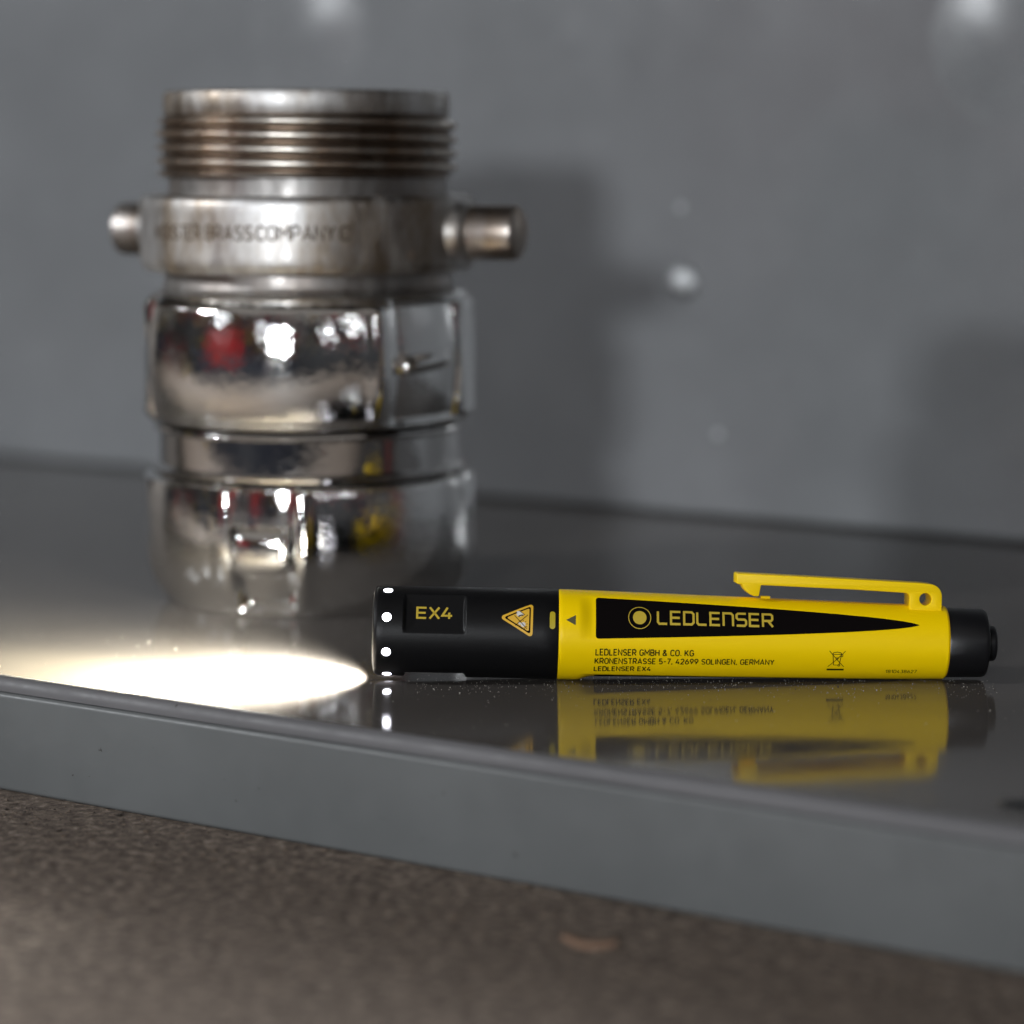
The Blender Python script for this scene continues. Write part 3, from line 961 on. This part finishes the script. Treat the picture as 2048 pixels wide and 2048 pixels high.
# the light the penlight throws
def spot(name, s, power, deg, blend, size, color):
    d = bpy.data.lights.new(name, 'SPOT'); d.energy = power; d.spot_size = R(deg); d.spot_blend = blend
    d.shadow_soft_size = size; d.color = color
    o = bpy.data.objects.new(name, d); col.objects.link(o)
    o.location = TP(s, 0, 0) + Vector(pen.location)
    o.rotation_euler = (-AX).to_track_quat('-Z', 'Y').to_euler()
    return o
spot('penlight_spill', -0.6, 4.6, 154, 1.0, 0.006, (1.0, 0.97, 0.86))
spot('penlight_beam', -0.6, 4.5, 110, 1.0, 0.006, (1.0, 0.93, 0.68))
spot('penlight_core', -0.6, 9.0, 62, 1.0, 0.006, (1.0, 0.90, 0.60))

# ------------------------------------------------------------------ grains lying about
OCT = [(1, 0, 0), (-1, 0, 0), (0, 1, 0), (0, -1, 0), (0, 0, 1), (0, 0, -1)]
OF = [(0, 2, 4), (2, 1, 4), (1, 3, 4), (3, 0, 4), (2, 0, 5), (1, 2, 5), (3, 1, 5), (0, 3, 5)]
def grains(name, n, place, size, material, parent=None, flat=1.0):
    vs_, fs = [], []
    for _ in range(n):
        x, y, z = place()
        r = size() * MM
        q = Matrix.Rotation(random.uniform(0, 6.28), 3, 'Z') @ Matrix.Rotation(random.uniform(-0.4, 0.4), 3, 'X')
        sx, sy = random.uniform(0.6, 1.6), random.uniform(0.6, 1.1)
        b = len(vs_)
        for o in OCT:
            p = q @ Vector((o[0] * r * sx, o[1] * r * sy, o[2] * r * flat))
            vs_.append((x + p.x, y + p.y, z + r * flat * 0.8 + p.z))
        fs += [tuple(b + i for i in f) for f in OF]
    o = mesh_obj(name, vs_, fs, material, parent, smooth=False)
    o['kind'] = 'stuff'
    return o
def on_shelf():
    while True:
        if random.random() < 0.6:
            x = random.uniform(-0.02, 0.10); y = 0.524 + random.gauss(-0.006, 0.006)
        else:
            x = random.uniform(-0.12, 0.11); y = random.uniform(0.44, 0.60)
        n = math.sin(ANG) * x + math.cos(ANG) * y
        if n > FRONT_N + 0.004: return (x, y, 0)
grains('dust', 1000, on_shelf, lambda: min(0.16, 0.035 + random.expovariate(1 / 0.022)), M['dust'])
grains('grit', 90, on_shelf, lambda: min(0.22, 0.04 + random.expovariate(1 / 0.035)), M['grit'])
def on_bench():
    a = random.uniform(-0.46, -0.10); b = -abs(random.gauss(0, 0.045)) - 0.0015
    return (unit.location.x + a * math.cos(ANG) + b * math.sin(ANG), unit.location.y - a * math.sin(ANG) + b * math.cos(ANG), -0.0242)
grains('chips', 2600, on_bench, lambda: min(0.9, 0.12 + random.expovariate(1 / 0.11)), M['chip'], flat=0.45)
grains('dark_chips', 1800, on_bench, lambda: min(0.8, 0.12 + random.expovariate(1 / 0.10)), M['grit'], flat=0.4)

# a curled tan shaving on the bench
def shav(u, v):
    t = u * 2 - 1; wv = (v - 0.5) * 0.0026 * (1 - 0.6 * t * t)
    x = 0.0058 * t; z = 0.0003 + 0.0011 * t * t + 0.0008 * v
    return (x, wv + 0.0012 * t * t, z)
sh = grid('wood_shaving', 16, 4, shav, M['shaving'], None, wrap_u=False)
sh.location = (0.0127, 0.4165, -0.0242); sh.rotation_euler = (0, 0, R(-24)); sh.scale = (0.85, 0.7, 0.7)
so = sh.modifiers.new('thick', 'SOLIDIFY'); so.thickness = 0.0003
tag(sh, 'curled tan shaving lying on the brown bench board', 'shaving')

# ------------------------------------------------------------------ far wall of the hall behind the camera, hung and stacked with gear
m = M['hall'] = mat('hall_wall_paint', (0.05, 0.05, 0.05), 0.7)
tc = N(m, 'ShaderNodeTexCoord'); mp = N(m, 'ShaderNodeMapping'); mp.inputs['Scale'].default_value = (1.0, 1.0, 1.6)
L(m, tc.outputs['Object'], mp.inputs['Vector'])
vo = N(m, 'ShaderNodeTexVoronoi', distance='CHEBYCHEV'); vo.inputs['Scale'].default_value = 4.2
L(m, mp.outputs['Vector'], vo.inputs['Vector'])
sp = N(m, 'ShaderNodeSeparateColor'); L(m, vo.outputs['Color'], sp.inputs[0])
rc = ramp(m, sp.outputs[0], [(0.0, (0.012, 0.012, 0.014)), (0.40, (0.02, 0.02, 0.024)), (0.52, (0.10, 0.095, 0.09)), (0.62, (0.30, 0.015, 0.02)), (0.70, (0.03, 0.045, 0.09)), (0.80, (0.02, 0.02, 0.02)), (0.90, (0.55, 0.53, 0.50)), (0.95, (0.40, 0.26, 0.02))])
rc.node.color_ramp.interpolation = 'CONSTANT'
L(m, rc, bsdf(m).inputs['Base Color'])
def hall_pt(u, v):
    a = R(-118 + 190 * u)
    return (-0.05 + 3.4 * math.sin(a), 0.6 - 3.4 * math.cos(a), -0.93 + 2.35 * v)
hw = grid('hall_wall', 64, 1, hall_pt, M['hall'], None, wrap_u=False)
hw['kind'] = 'structure'

# ------------------------------------------------------------------ unseen cabinets added as stand-ins for red and dark shapes in the chrome
def locker(name, loc, rz, wd, dp, ht, material, doors, label, cat):
    r = empty(name, loc, rz)
    tag(r, label, cat)
    box('carcass', (-wd / 2, wd / 2, 0, dp, 0, ht), material, r, 0.006)
    for k in range(doors):
        a = -wd / 2 + 0.01 + (wd - 0.02) * k / doors; b = -wd / 2 + 0.01 + (wd - 0.02) * (k + 1) / doors
        d = box('door', (a + 0.003, b - 0.003, -0.018, -0.001, 0.02, ht - 0.02), material, r, 0.003)
        box('handle', (b - 0.05, b - 0.03, -0.045, -0.0185, ht * 0.5, ht * 0.5 + 0.14), M['handle'], d, 0.004)
    return r
locker('red_stand_in', (-2.1, -0.9, -0.93), R(-90) + R(32), 0.9, 0.45, 1.42, M['red'], 2, 'tall red steel locker standing in for a red shape mirrored in the chrome', 'locker')
locker('black_stand_in', (0.40, -1.0, -0.93), R(180 + 16), 1.3, 0.5, 1.20, M['black_steel'], 3, 'black steel cabinet standing in for a dark shape mirrored in the chrome', 'cabinet')
locker('navy_stand_in', (-1.0, -0.65, -0.93), R(-90) + R(42), 1.7, 0.4, 0.92, M['navy_steel'], 4, 'low dark blue chest standing in for dark clutter mirrored in the chrome', 'chest')
